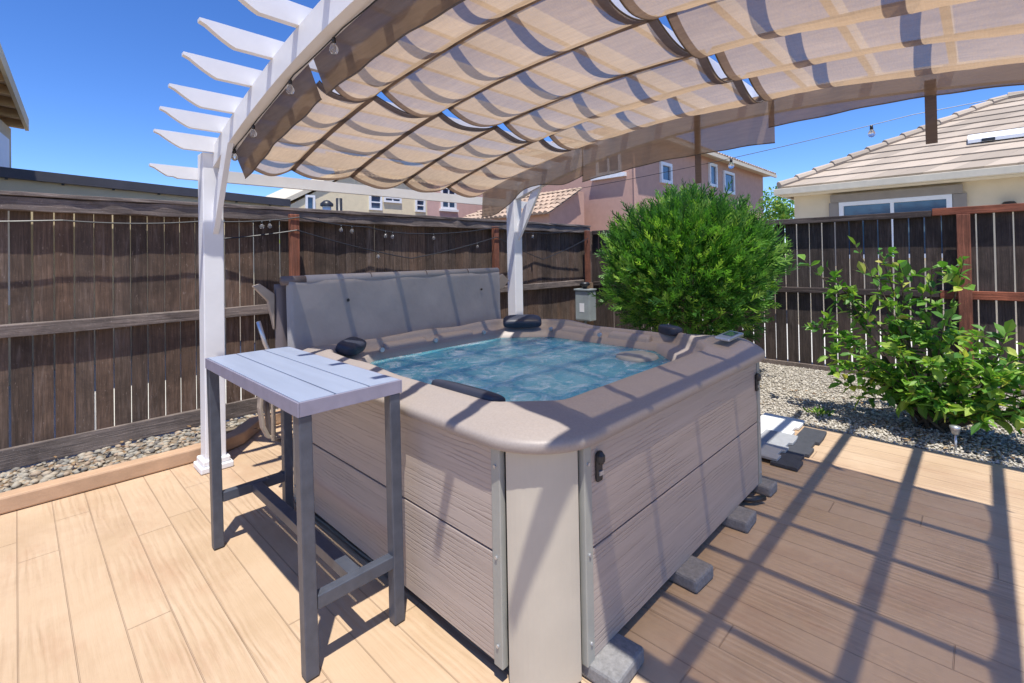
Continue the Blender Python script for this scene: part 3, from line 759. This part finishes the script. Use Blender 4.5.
# ------------------------------------------------------------------ round shrub
def rshrub():
    root = thing('round_shrub', 'large round feathery green evergreen shrub behind the far tub corner', 'shrub')
    V = []; F = []; c = Vector((5.72, 2.58, 1.36))
    for i in range(7600):
        d = Vector((random.gauss(0, 1), random.gauss(0, 1), random.gauss(0, 1))).normalized()
        if d.z < -.93: continue
        lump = 1+.06*math.sin(5*d.x+2)*math.sin(4*d.y+1)+.06*math.sin(7*d.z+3*d.x)+.075*math.sin(11*d.y+9*d.z)*math.sin(10*d.x+4)+.04*math.sin(17*d.x+5)*math.sin(19*d.z+15*d.y)
        q = random.random()**.30
        if i % 6 == 0: q *= .72
        p = c+Vector((d.x*.95*q, d.y*.95*q, d.z*(.80 if d.z > 0 else .97)*q))*lump
        ax = (d*random.uniform(.6, 1.1)+Vector((0, 0, random.uniform(.25, 1.0)))+Vector((random.gauss(0, .25), random.gauss(0, .25), random.gauss(0, .18)))).normalized()
        L = random.uniform(.11, .215)*(1.2 if d.z > .45 else 1.0)
        if random.random() < .06: L *= 1.5
        u = ax.cross(Vector((random.gauss(0, 1), random.gauss(0, 1), random.gauss(0, 1)))).normalized(); w = ax.cross(u)
        o = len(V); V.extend([p-u*.007, p+ax*L*.55+u*.0075, p+ax*L, p+ax*L*.55-u*.0075, p+u*.007]); F.append((o, o+3, o+2, o+1, o+4))
        for k in range(6):
            t = .10+.75*k/6; sg = 1 if k % 2 else -1
            b = p+ax*L*t; l = L*.46*(1.05-t)+.016
            dr = (ax*.95+u*sg*random.uniform(.4, .75)+w*random.uniform(-.4, .4)).normalized()
            e = b+dr*l; m = b+dr*l*.5; o2 = len(V); sd = w.cross(dr).normalized()*.0075
            V.extend([b-ax*.002, m+sd, e, m-sd]); F.append((o2, o2+1, o2+2, o2+3)); F.append((o2, o+4, o))
    pyobj('crown', V, F, M['juniper'], root)
    bm = bmesh.new()
    tube(bm, [(5.72, 2.55, -.03), (5.74, 2.56, .5), (5.72, 2.55, 1.0)], [.07, .06, .04], 10)
    for k in range(26):
        a = k*2.4; h = random.uniform(.3, .9); z0 = random.uniform(.3, .9)
        tube(bm, [(5.72, 2.55, z0), (5.72+.35*math.cos(a), 2.55+.35*math.sin(a), z0+.25*h), (5.72+.8*math.cos(a), 2.55+.8*math.sin(a), z0+.65*h)], [.025, .014, .004], 5)
    obj('trunk', bm, M['bark'], root)
rshrub()

# ------------------------------------------------------------------ leafy shrub
def lshrub():
    root = thing('leafy_shrub', 'open broad-leaved green shrub in the gravel before the dark fence', 'shrub')
    base = Vector((5.42, .33, -.03)); V = []; F = []; stems = []
    # (target point, droop, leaf density)
    T = [((5.25, 1.22, 1.42), 26), ((5.3, 1.05, 1.36), 22), ((5.25, .82, 1.56), 26), ((5.35, .66, 1.50), 26), ((5.3, .52, 1.46), 26), ((5.2, .10, 1.44), 22), ((5.3, .30, 1.40), 22),
         ((5.25, .95, 1.20), 22), ((5.2, .65, 1.20), 24), ((5.25, .36, 1.15), 26), ((5.2, .22, .95), 26), ((5.2, 1.10, .82), 22), ((5.15, .95, .75), 26), ((5.05, .85, .62), 28),
         ((5.0, .66, .55), 32), ((5.0, .50, .70), 32), ((5.0, .30, .62), 34), ((5.02, .12, .70), 34), ((5.0, -.05, .55), 34), ((5.05, -.22, .62), 32), ((5.1, -.42, .52), 32), ((5.0, -.1, .36), 32),
         ((4.95, .45, .33), 32), ((4.98, .22, .28), 32), ((5.0, -.3, .30), 32), ((5.3, -.12, .85), 30), ((5.35, -.32, .78), 30), ((5.5, .6, .85), 24), ((5.6, .2, .9), 24), ((5.8, .0, .8), 24),
         ((5.9, .6, .7), 24), ((5.5, -.5, .7), 26), ((5.2, -.65, .5), 28), ((5.0, .78, .45), 30), ((4.98, 1.0, .58), 26), ((5.0, .05, .2), 28), ((4.96, -.45, .38), 30), ((5.05, .92, .34), 26), ((5.15, .75, .92), 24), ((5.1, .15, .48), 30), ((5.1, .62, .38), 28), ((5.3, -.55, .34), 28)]
    def leafat(p, dr, L):
        up = Vector((random.gauss(0, .5), random.gauss(0, .5), 1)).normalized()
        s = dr.cross(up).normalized(); n = s.cross(dr).normalized(); wd = L*random.uniform(.20, .27)
        o = len(V); dn = Vector((0, 0, -1))*L*random.uniform(.02, .22)
        V.extend([p, p+dr*L*.30+s*wd*.8+n*wd*.35, p+dr*L*.62+s*wd+n*wd*.35+dn*.4, p+dr*L+dn, p+dr*L*.62-s*wd+n*wd*.35+dn*.4, p+dr*L*.30-s*wd*.8+n*wd*.35, p+dr*L*.32, p+dr*L*.64+dn*.4])
        F.extend([(o, o+1, o+6), (o+1, o+2, o+7, o+6), (o+2, o+3, o+7), (o, o+6, o+5), (o+6, o+7, o+4, o+5), (o+7, o+3, o+4)])
    bm = bmesh.new()
    for (t, nl) in T:
        t = Vector(t); a = base+Vector((random.gauss(0, .04), random.gauss(0, .06), 0))
        mid = a.lerp(t, .5)+Vector((random.gauss(.05, .05), random.gauss(0, .05), .14*(1 if t.z > .9 else .9)))
        pts = [(a*(1-q)**2+mid*2*q*(1-q)+t*q*q) for q in [k/14 for k in range(15)]]
        tube(bm, pts, [.012*(1-k/15)+.0025 for k in range(15)], 5)
        twigs = [(pts, .45 if t.z > 1.1 else .35, int(nl*(.8 if t.z > 1.1 else 1.0)))]
        for _ in range(4):
            q = random.randint(6, 13); s = pts[q]; e = s+Vector((random.gauss(-.02, .09), random.gauss(0, .11), random.gauss(.05, .07)))
            tp = [s.lerp(e, k/5) for k in range(6)]; tube(bm, tp, [.004, .0035, .003, .0025, .002, .0015], 4); twigs.append((tp, .2, 6 if t.z > 1.1 else 9))
        for tp, st, cnt in twigs:
            for _ in range(cnt):
                f = random.uniform(st, 1)*(len(tp)-1); i = min(int(f), len(tp)-2); p = tp[i].lerp(tp[i+1], f-i)
                ax = (tp[i+1]-tp[i]).normalized()
                dr = (ax*random.uniform(.2, .9)+Vector((random.gauss(-.15, .6), random.gauss(0, .6), random.gauss(.1, .45)))).normalized()
                leafat(p, dr, random.choice([random.uniform(.06, .10), random.uniform(.09, .145)]))
    pyobj('leaves', V, F, M['leaf'], root); obj('stems', bm, M['bark'], root)
lshrub()
# small weed tuft in gravel
def tuft(loc, label, n=60, h=.06, name='weed', wide=.07, mat='leaf'):
    V = []; F = []
    for i in range(n):
        a = random.uniform(0, 6.28); r = random.uniform(0, wide); p = Vector((loc[0]+r*math.cos(a), loc[1]+r*math.sin(a), loc[2]+random.uniform(0, h*.4)))
        d = Vector((math.cos(a)*.6+random.gauss(0, .4), math.sin(a)*.6+random.gauss(0, .4), random.uniform(.4, 1.2))).normalized(); s = d.cross(Vector((random.gauss(0, 1), random.gauss(0, 1), .3))).normalized()
        L = h*random.uniform(.6, 1.3); o = len(V); V.extend([p, p+d*L*.5+s*L*.16, p+d*L, p+d*L*.5-s*L*.16]); F.append((o, o+1, o+2, o+3))
    o = pyobj(name, V, F, M[mat]); tag(o, label, 'plant'); return o
tuft((5.22, 1.12, -.02), 'small bright green weed in the gravel near the white floor tile', 90, .05, wide=.1)

# ------------------------------------------------------------------ houses
def window(par, plane, c, a0, a1, z0, z1, fr=.07, mull=1, dep=.06, sgn=-1, hm=False):
    """window flush on a wall plane ('X' or 'Y' const = c); a0..a1 along the wall; projects towards sgn"""
    def B(bm, a, b, z, w, d0, d1):
        lo, hi = sorted((c+sgn*d0, c+sgn*d1))
        if plane == 'Y': box(bm, a, b, lo, hi, z, w)
        else: box(bm, lo, hi, a, b, z, w)
    bm = bmesh.new()
    B(bm, a0, a1, z0, z0+fr, .002, dep); B(bm, a0, a1, z1-fr, z1, .002, dep); B(bm, a0, a0+fr, z0+fr+.001, z1-fr-.001, .002, dep); B(bm, a1-fr, a1, z0+fr+.001, z1-fr-.001, .002, dep)
    for k in range(mull):
        m = a0+(a1-a0)*(k+1)/(mull+1); B(bm, m-fr*.35, m+fr*.35, z0+fr+.001, z1-fr-.001, .004, dep*.8)
    if hm: m = (z0+z1)/2; B(bm, a0+fr+.001, a1-fr-.001, m-fr*.3, m+fr*.3, .005, dep*.7)
    f = obj('window', bm, M['winframe'], par)
    bm = bmesh.new(); B(bm, a0+fr+.002, a1-fr-.002, z0+fr+.002, z1-fr-.002, .003, .02); obj('pane', bm, M['pane'], f)
    return f
def tiled(bm, P00, P10, P01, P11, rows, cols, lift=.05, barrel=False):
    """sloped quad (P00-P10 eave, P01-P11 ridge) covered by overlapping courses"""
    P00, P10, P01, P11 = map(Vector, (P00, P10, P01, P11)); n = (P10-P00).cross(P01-P00).normalized()
    if n.z < 0: n = -n
    pt = lambda u, v: (P00.lerp(P10, u)).lerp(P01.lerp(P11, u), v)
    for r in range(rows):
        v0, v1 = r/rows, min(1, (r+1.25)/rows)
        wid = (pt(1, (v0+v1)/2)-pt(0, (v0+v1)/2)).length/max(1e-6, (P10-P00).length); nc = max(1, round(cols*wid))
        for q in range(nc):
            g = .03 if barrel else .004; sh = 0
            u0, u1 = (q+g)/nc, (q+1-g)/nc
            if barrel:
                m = 4; ring = []
                for k in range(m+1):
                    t = k/m; u = u0+(u1-u0)*t; h = lift*(.25+1.2*math.sin(math.pi*t)); ring.append((pt(u, v0)+n*(h+lift*.5), pt(u, v1)+n*h*.7))
                vs = [(bm.verts.new(a), bm.verts.new(b)) for a, b in ring]
                for a, b in zip(vs, vs[1:]): bm.faces.new((a[0], b[0], b[1], a[1]))
                bs = bm.verts.new(pt(u0, v0)), bm.verts.new(pt(u1, v0)); bm.faces.new([bs[0]]+[x[0] for x in vs]+[bs[1]])
            else:
                hexa(bm, [pt(u0, v0)+n*lift*.2, pt(u1, v0)+n*lift*.2, pt(u1, v1)+n*.002, pt(u0, v1)+n*.002, pt(u0, v0)+n*lift, pt(u1, v0)+n*lift, pt(u1, v1)+n*lift*.35, pt(u0, v1)+n*lift*.35])

# right house, cream with a tan tiled hip roof
rh = thing('house', 'cream single-storey house with tan tiled hip roof beyond the right fence', 'house')
obj('wall', bx(11.45, 20, -9, 2.82, -.06, 2.70), M['stucco_cream'], rh)
rp = 3.42; e = 2.80
bm = bmesh.new()
tiled(bm, (11, 2.98, e), (11, -9.5, e), (11+rp, 2.98-rp, e+1.80), (11+rp, -9.5, e+1.80), 11, 34, .045)
tiled(bm, (11+2*rp, 2.98, e), (11, 2.98, e), (11+rp, 2.98-rp, e+1.80), (11+rp, 2.98-rp, e+1.80), 11, 20, .045)
roof = obj('roof', bm, M['tile_tan'], rh)
bm = bmesh.new(); v = [bm.verts.new(p) for p in ((11.02, 2.96, e-.03), (11.02, -9.5, e-.03), (11+rp, -9.5, e+1.77), (11+rp, 2.98-rp, e+1.77), (11+2*rp, 2.96, e-.03), (11+2*rp, -9.5, e-.03))]
bm.faces.new((v[0], v[1], v[2], v[3])); bm.faces.new((v[4], v[0], v[3])); bm.faces.new((v[5], v[4], v[3], v[2])); bm.faces.new((v[0], v[4], v[5], v[1])); obj('roof_deck', bm, M['trim_brown'], roof)
bm = bmesh.new()
for k in range(13):
    t0, t1 = k/13, (k+1.3)/13; a = Vector((11, 2.98, e+.04)); b = Vector((11+rp, 2.98-rp, e+1.84))
    tube(bm, [a.lerp(b, t0)+Vector((0, 0, .03)), a.lerp(b, min(1, t1))], [.085, .065], 8)
for k in range(20):
    y = 2.98-rp-k*.42; tube(bm, [(11+rp, y, e+1.85), (11+rp, y-.47, e+1.83)], [.09, .07], 8)
obj('hip_tile', bm, M['tile_tan'], roof)
bm = bmesh.new(); box(bm, 10.90, 11.0, -9.5, 3.06, e-.13, e-.005); box(bm, 11.001, 18, 2.985, 3.06, e-.13, e-.005); obj('gutter', bm, M['eave'], rh, .01)
obj('soffit', bx(11.002, 11.448, -9.4, 2.95, e-.14, e-.115), M['eave'], rh)
w = window(rh, 'X', 11.45, .36, 2.02, 1.35, 2.46, .075, 1, .07)
bm = bmesh.new(); box(bm, 11.36, 11.448, .22, 2.16, 2.465, 2.62); box(bm, 11.39, 11.448, .17, .355, 1.2, 2.463); box(bm, 11.39, 11.448, 2.025, 2.19, 1.2, 2.463); obj('window_surround', bm, M['trim_brown'], rh, .008)
bm = bmesh.new(); lathe(bm, [(0, .12), (.07, .11), (.10, .06), (.11, 0), (0, 0)], (11.35, -.33, 2.15), 12); obj('wall_lamp', bm, M['black'], rh, 0, True)
bm = bmesh.new(); a = Vector((12.15, -.0, e+.66)); hexa(bm, [(12.0, .15, e+.60), (12.0, -1.2, e+.60), (12.28, -1.2, e+.745), (12.28, .15, e+.745), (12.0, .15, e+.66), (12.0, -1.2, e+.66), (12.28, -1.2, e+.80), (12.28, .15, e+.80)])
obj('roof_vent', bm, M['winframe'], roof)
for y in (-.08, -.85):
    obj('vent_louvre', bx(11.985, 11.998, y-.12, y+.05, e+.605, e+.655), M['black'], roof)

# pink two-storey house
ph = thing('house', 'pink-brown stucco two-storey house with white windows behind the round shrub', 'house')
bm = bmesh.new(); box(bm, 15.75, 30.3, 9.05, 17.0, -.06, 5.95); obj('wall', bm, M['stucco_pink'], ph)
ez = 6.0
bm = bmesh.new()
tiled(bm, (15.6, 8.55, ez), (31.0, 8.55, ez), (19.5, 12.8, ez+1.5), (26.8, 12.8, ez+1.5), 10, 50, .06, True)
tiled(bm, (15.6, 17.4, ez), (15.6, 8.55, ez), (19.5, 12.8, ez+1.5), (19.5, 12.8, ez+1.5), 10, 28, .06, True)
tiled(bm, (31.0, 8.55, ez), (31.0, 17.4, ez), (26.8, 12.8, ez+1.5), (26.8, 12.8, ez+1.5), 10, 28, .06, True)
proof = obj('roof', bm, M['tile_terra'], ph)
bm = bmesh.new(); box(bm, 15.6, 31.0, 8.5, 8.6, ez-.16, ez-.005); box(bm, 15.55, 15.65, 8.6, 17.4, ez-.16, ez-.005); box(bm, 15.66, 30.99, 8.61, 17.4, ez-.05, ez-.008); obj('fascia', bm, M['eave'], ph)
for (a, b, z0, z1) in ((17.70, 18.65, 4.32, 5.15), (22.45, 23.35, 4.62, 5.72), (24.2, 25.6, 4.45, 5.55)): window(ph, 'Y', 9.05, a, b, z0, z1, .13, 0, .09)
window(ph, 'X', 15.75, 9.55, 10.65, 4.55, 5.55, .11, 1, .08)
bm = bx(15.60, 15.748, 9.35, 10.85, 4.40, 4.547); obj('window_sill', bm, M['winframe'], ph)
bm = bmesh.new(); tube(bm, [(15.72, 9.02, 0), (15.72, 9.02, 5.9)], .04, 8); obj('downpipe', bm, M['stucco_pink'], ph)

# single storey tiled wing
wg = thing('house', 'low house wing with curved terracotta tile roof beside the far pergola post', 'house')
bm = bmesh.new(); tiled(bm, (12.6, 10.5, 2.95), (12.6, 15.6, 2.95), (14.6, 10.5, 3.98), (14.6, 13.7, 3.98), 6, 22, .06, True)
obj('roof', bm, M['tile_terra'], wg)
bm = bmesh.new(); v = [bm.verts.new(p) for p in ((12.62, 10.52, 2.94), (12.62, 15.5, 2.94), (14.6, 13.7, 3.96), (14.6, 10.52, 3.96))]; bm.faces.new(v); obj('roof_deck', bm, M['eave'], wg)
bm = bmesh.new(); prism(bm, [(12.95, -.06), (15.0, -.06), (15.0, 3.9), (14.6, 3.9), (12.95, 3.05)], 'XZ', 10.75, 15.0); obj('wall', bm, M['stucco_pink'], wg)

# yellow two storey house far behind
yh = thing('house', 'pale yellow two-storey house with small white windows beyond the rear fence', 'house')
bm = bmesh.new(); prism(bm, [(7.75, -.06), (14.48, -.06), (14.48, 5.5), (10.4, 5.3), (7.75, 3.75)], 'XZ', 20, 27); obj('wall', bm, M['stucco_yellow'], yh)
bm = bmesh.new(); prism(bm, [(7.2, 3.60), (10.4, 5.36), (10.4, 5.56), (7.2, 3.80)], 'XZ', 19.9, 27); obj('roof', bm, M['eave'], yh)
bm = bmesh.new(); tiled(bm, (9.6, 19.88, 5.2), (14.9, 19.88, 5.2), (10.6, 23, 6.8), (14.9, 23, 6.8), 9, 24, .05, True); obj('roof', bm, M['tile_tan'], yh)
for (a, b, z0, z1, m, h) in ((11.25, 11.9, 3.75, 4.48, 0, True), (12.0, 12.95, 4.15, 4.43, 1, False), (13.75, 14.33, 3.8, 4.45, 0, True), (8.35, 8.75, 3.35, 4.2, 0, False)): window(yh, 'Y', 20, a, b, z0, z1, .09, m, .08, -1, h)
# flue + vent on the low roof in front of it
fl = thing('roof_flue', 'white roof flue with a black cowl in front of the yellow house', 'flue')
bm = bmesh.new(); tube(bm, [(8.35, 18, 0), (8.35, 18, 3.55)], .16, 12); obj('pipe', bm, M['winframe'], fl, 0, True)
bm = bmesh.new(); lathe(bm, [(.24, 3.56), (.24, 3.66), (.1, 3.78), (0, 3.8)], (8.35, 18, 0), 14); obj('cowl', bm, M['black'], fl, 0, True)
bm = bmesh.new(); tube(bm, [(8.85, 18, 0), (8.85, 18, 3.9)], .12, 10); tag(obj('vent_pipe', bm, M['black'], None, 0, True), 'black vent pipe standing beside the white flue', 'pipe')

# rose two storey house
ro = thing('house', 'rose pink two-storey house with paired white window next to the yellow one', 'house')
obj('wall', bx(14.49, 19.5, 20.02, 27, -.06, 5.9), M['stucco_rose'], ro)
window(ro, 'Y', 20.02, 15.35, 16.35, 4.05, 5.2, .1, 1, .08, -1, True)
bm = bmesh.new(); tiled(bm, (14.95, 19.88, 5.9), (20, 19.88, 5.9), (14.95, 23, 7.3), (20, 23, 7.3), 9, 22, .06, True); obj('roof', bm, M['tile_terra'], ro)
bm = bx(15.25, 16.45, 19.9, 20.017, 3.92, 4.045); obj('window_sill', bm, M['winframe'], ro)

# neighbour's patio cover behind the left fence
pc = thing('patio_cover', 'dark-edged flat patio roof with tan beam just above the left fence', 'patio roof')
bm = bmesh.new(); hexa(bm, [(-4, 7.0, 2.55), (2.72, 7.0, 2.265), (2.72, 7.06, 2.265), (-4, 7.06, 2.55), (-4, 7.0, 2.655), (2.72, 7.0, 2.365), (2.72, 7.06, 2.365), (-4, 7.06, 2.655)]); obj('fascia', bm, M['fascia_dark'], pc)
bm = bmesh.new(); hexa(bm, [(-4, 7.062, 2.58), (2.70, 7.062, 2.29), (2.70, 9.5, 2.29), (-4, 9.5, 2.58), (-4, 7.062, 2.64), (2.70, 7.062, 2.35), (2.70, 9.5, 2.35), (-4, 9.5, 2.64)]); obj('roof', bm, M['fascia_dark'], pc)
bm = bmesh.new(); hexa(bm, [(-4, 7.07, 2.27), (2.66, 7.07, 1.98), (2.66, 7.2, 1.98), (-4, 7.2, 2.27), (-4, 7.07, 2.575), (2.66, 7.07, 2.285), (2.66, 7.2, 2.285), (-4, 7.2, 2.575)]); obj('beam', bm, M['stucco_tan'], pc)
for x in (-3.2, 2.5): obj('post', bx(x-.07, x+.07, 7.08, 7.19, -.06, 2.0), M['stucco_tan'], pc)
for k in range(9):
    x = -.9+k*.42; obj('hook', bx(x-.012, x+.012, 7.03, 7.055, 2.50-.0425*x-.135, 2.50-.0425*x-.095), M['black'], pc)

# left house corner with eave
lh = thing('house', 'tan house corner with exposed eave rafters at the upper left edge', 'house')
bm = bmesh.new(); prism(bm, [(-.03, 9.0), (-.55, 6.0), (-6, 6.0), (-6, 9.0)], 'XY', -.06, 3.27); obj('wall', bm, M['stucco_tan'], lh)
obj('lower_wall', bx(-9, 2.6, 9.6, 9.9, -.06, 2.27), M['stucco_yellow'], lh)
def lp(t, out, z): # along eave
    a = Vector((.135, 9.05, 3.28)); b = Vector((-.35, 4.5, 3.85)); q = a.lerp(b, t); return Vector((q.x+out, q.y, q.z+z))
bm = bmesh.new(); hexa(bm, [lp(0, 0, 0), lp(1, 0, 0), lp(1, -.035, 0), lp(0, -.035, 0), lp(0, 0, .15), lp(1, 0, .15), lp(1, -.035, .15), lp(0, -.035, .15)]); obj('fascia', bm, M['stucco_yellow'], lh)
bm = bmesh.new(); hexa(bm, [lp(0, -.036, .10), lp(1, -.036, .10), lp(1, -2.5, .35), lp(0, -2.5, .35), lp(0, -.036, .14), lp(1, -.036, .14), lp(1, -2.5, .40), lp(0, -2.5, .40)]); obj('roof', bm, M['eave_wood'], lh)
for k in range(12):
    t = .01+k*.08; hexa_pts = [lp(t, -.04, .0), lp(t+.012, -.04, .0), lp(t+.012, -1.2, .08), lp(t, -1.2, .08), lp(t, -.04, .098), lp(t+.012, -.04, .098), lp(t+.012, -1.2, .2), lp(t, -1.2, .2)]
    bm = bmesh.new(); hexa(bm, hexa_pts); obj('eave_rafter', bm, M['eave_wood'], lh)
bm = bmesh.new(); hexa(bm, [(-.075, 8.85, 1.0), (-.20, 8.1, 1.0), (-.17, 8.095, 1.0), (-.045, 8.845, 1.0), (-.075, 8.85, 3.1), (-.20, 8.1, 3.1), (-.17, 8.095, 3.1), (-.045, 8.845, 3.1)]); obj('window', bm, M['winframe'], lh)

# greenery peeping over the rear fence
tuft((4.65, 8.6, 1.85), 'thin green sprig peeping over the fence left of the far pergola post', 110, .16, 'climbing_plant', .12)
tuft((4.1, 9.2, 1.75), 'bright green bush top peeping over the rear fence near the flue', 260, .22, 'garden_bush', .55)
# pale tree far behind the shrub, between the pink and cream houses
def tree(x, y, h, label):
    root = thing('tree', label, 'tree'); bm = bmesh.new(); tube(bm, [(x, y, -.06), (x, y, h*.5), (x+.1, y, h*.8)], [.15, .1, .03], 8); obj('trunk', bm, M['bark'], root)
    V = []; F = []
    for i in range(1500):
        d = Vector((random.gauss(0, 1), random.gauss(0, 1), random.gauss(0, 1))).normalized(); q = random.random()**.5
        p = Vector((x, y, h*.72))+Vector((d.x*h*.22*q, d.y*h*.22*q, d.z*h*.28*q)); a = Vector((random.gauss(0, 1), random.gauss(0, 1), random.gauss(0, 1))).normalized(); b = a.cross(d).normalized(); s = random.uniform(.05, .12); o = len(V)
        V.extend([p-a*s, p+b*s*.5, p+a*s, p-b*s*.5]); F.append((o, o+1, o+2, o+3))
    pyobj('crown', V, F, M['leaf'], root)
tree(24.5, 6.6, 4.7, 'distant green tree between the pink house and the tiled cream house')

# ------------------------------------------------------------------ camera, light, world
f, yaw, pitch, roll, cy, H = 483.341, R(44.212), R(-.579), R(.99), 251.82, 1.5
Fw = Vector((math.cos(yaw)*math.cos(pitch), math.sin(yaw)*math.cos(pitch), -math.sin(pitch)))
Rt = Vector((math.sin(yaw), -math.cos(yaw), 0)); Up = Rt.cross(Fw)
Rt = Rt*math.cos(roll)-Up*math.sin(roll); Up = Rt.cross(Fw)
cam = bpy.data.cameras.new('camera'); co = bpy.data.objects.new('camera', cam); C.objects.link(co)
co.matrix_world = Matrix(((Rt.x, Up.x, -Fw.x, 0), (Rt.y, Up.y, -Fw.y, 0), (Rt.z, Up.z, -Fw.z, H), (0, 0, 0, 1)))
cam.sensor_width = 36; cam.lens = f/1024*36; cam.shift_y = -(341.5-cy)/1024; cam.clip_start = .05; cam.clip_end = 1000
S.camera = co
sv = Vector((-.207, -.258, 1)).normalized()
sl = bpy.data.lights.new('sun', 'SUN'); sl.energy = 4.0; sl.angle = R(.53); sl.color = (1, .955, .88)
so = bpy.data.objects.new('sun', sl); C.objects.link(so); so.rotation_euler = sv.to_track_quat('Z', 'Y').to_euler(); so.location = (0, 0, 20)
w = bpy.data.worlds.new('World'); S.world = w; w.use_nodes = True; nt = w.node_tree
sky = nt.nodes.new('ShaderNodeTexSky'); sky.sky_type = 'NISHITA'; sky.sun_disc = False
sky.sun_elevation = math.asin(sv.z); sky.sun_rotation = math.atan2(sv.x, sv.y); sky.altitude = 2500; sky.air_density = 1.0; sky.dust_density = 0; sky.ozone_density = 4.5
hs = nt.nodes.new('ShaderNodeHueSaturation'); hs.inputs['Hue'].default_value = .511; hs.inputs['Saturation'].default_value = 1.21; nt.links.new(sky.outputs[0], hs.inputs['Color'])
bg = nt.nodes['Background']; nt.links.new(hs.outputs[0], bg.inputs['Color']); bg.inputs['Strength'].default_value = .15
S.view_settings.view_transform = 'Standard'; S.view_settings.look = 'None'; S.view_settings.exposure = .62; S.view_settings.gamma = 1
S.render.engine = 'CYCLES'
S.cycles.max_bounces = 10; S.cycles.transparent_max_bounces = 12
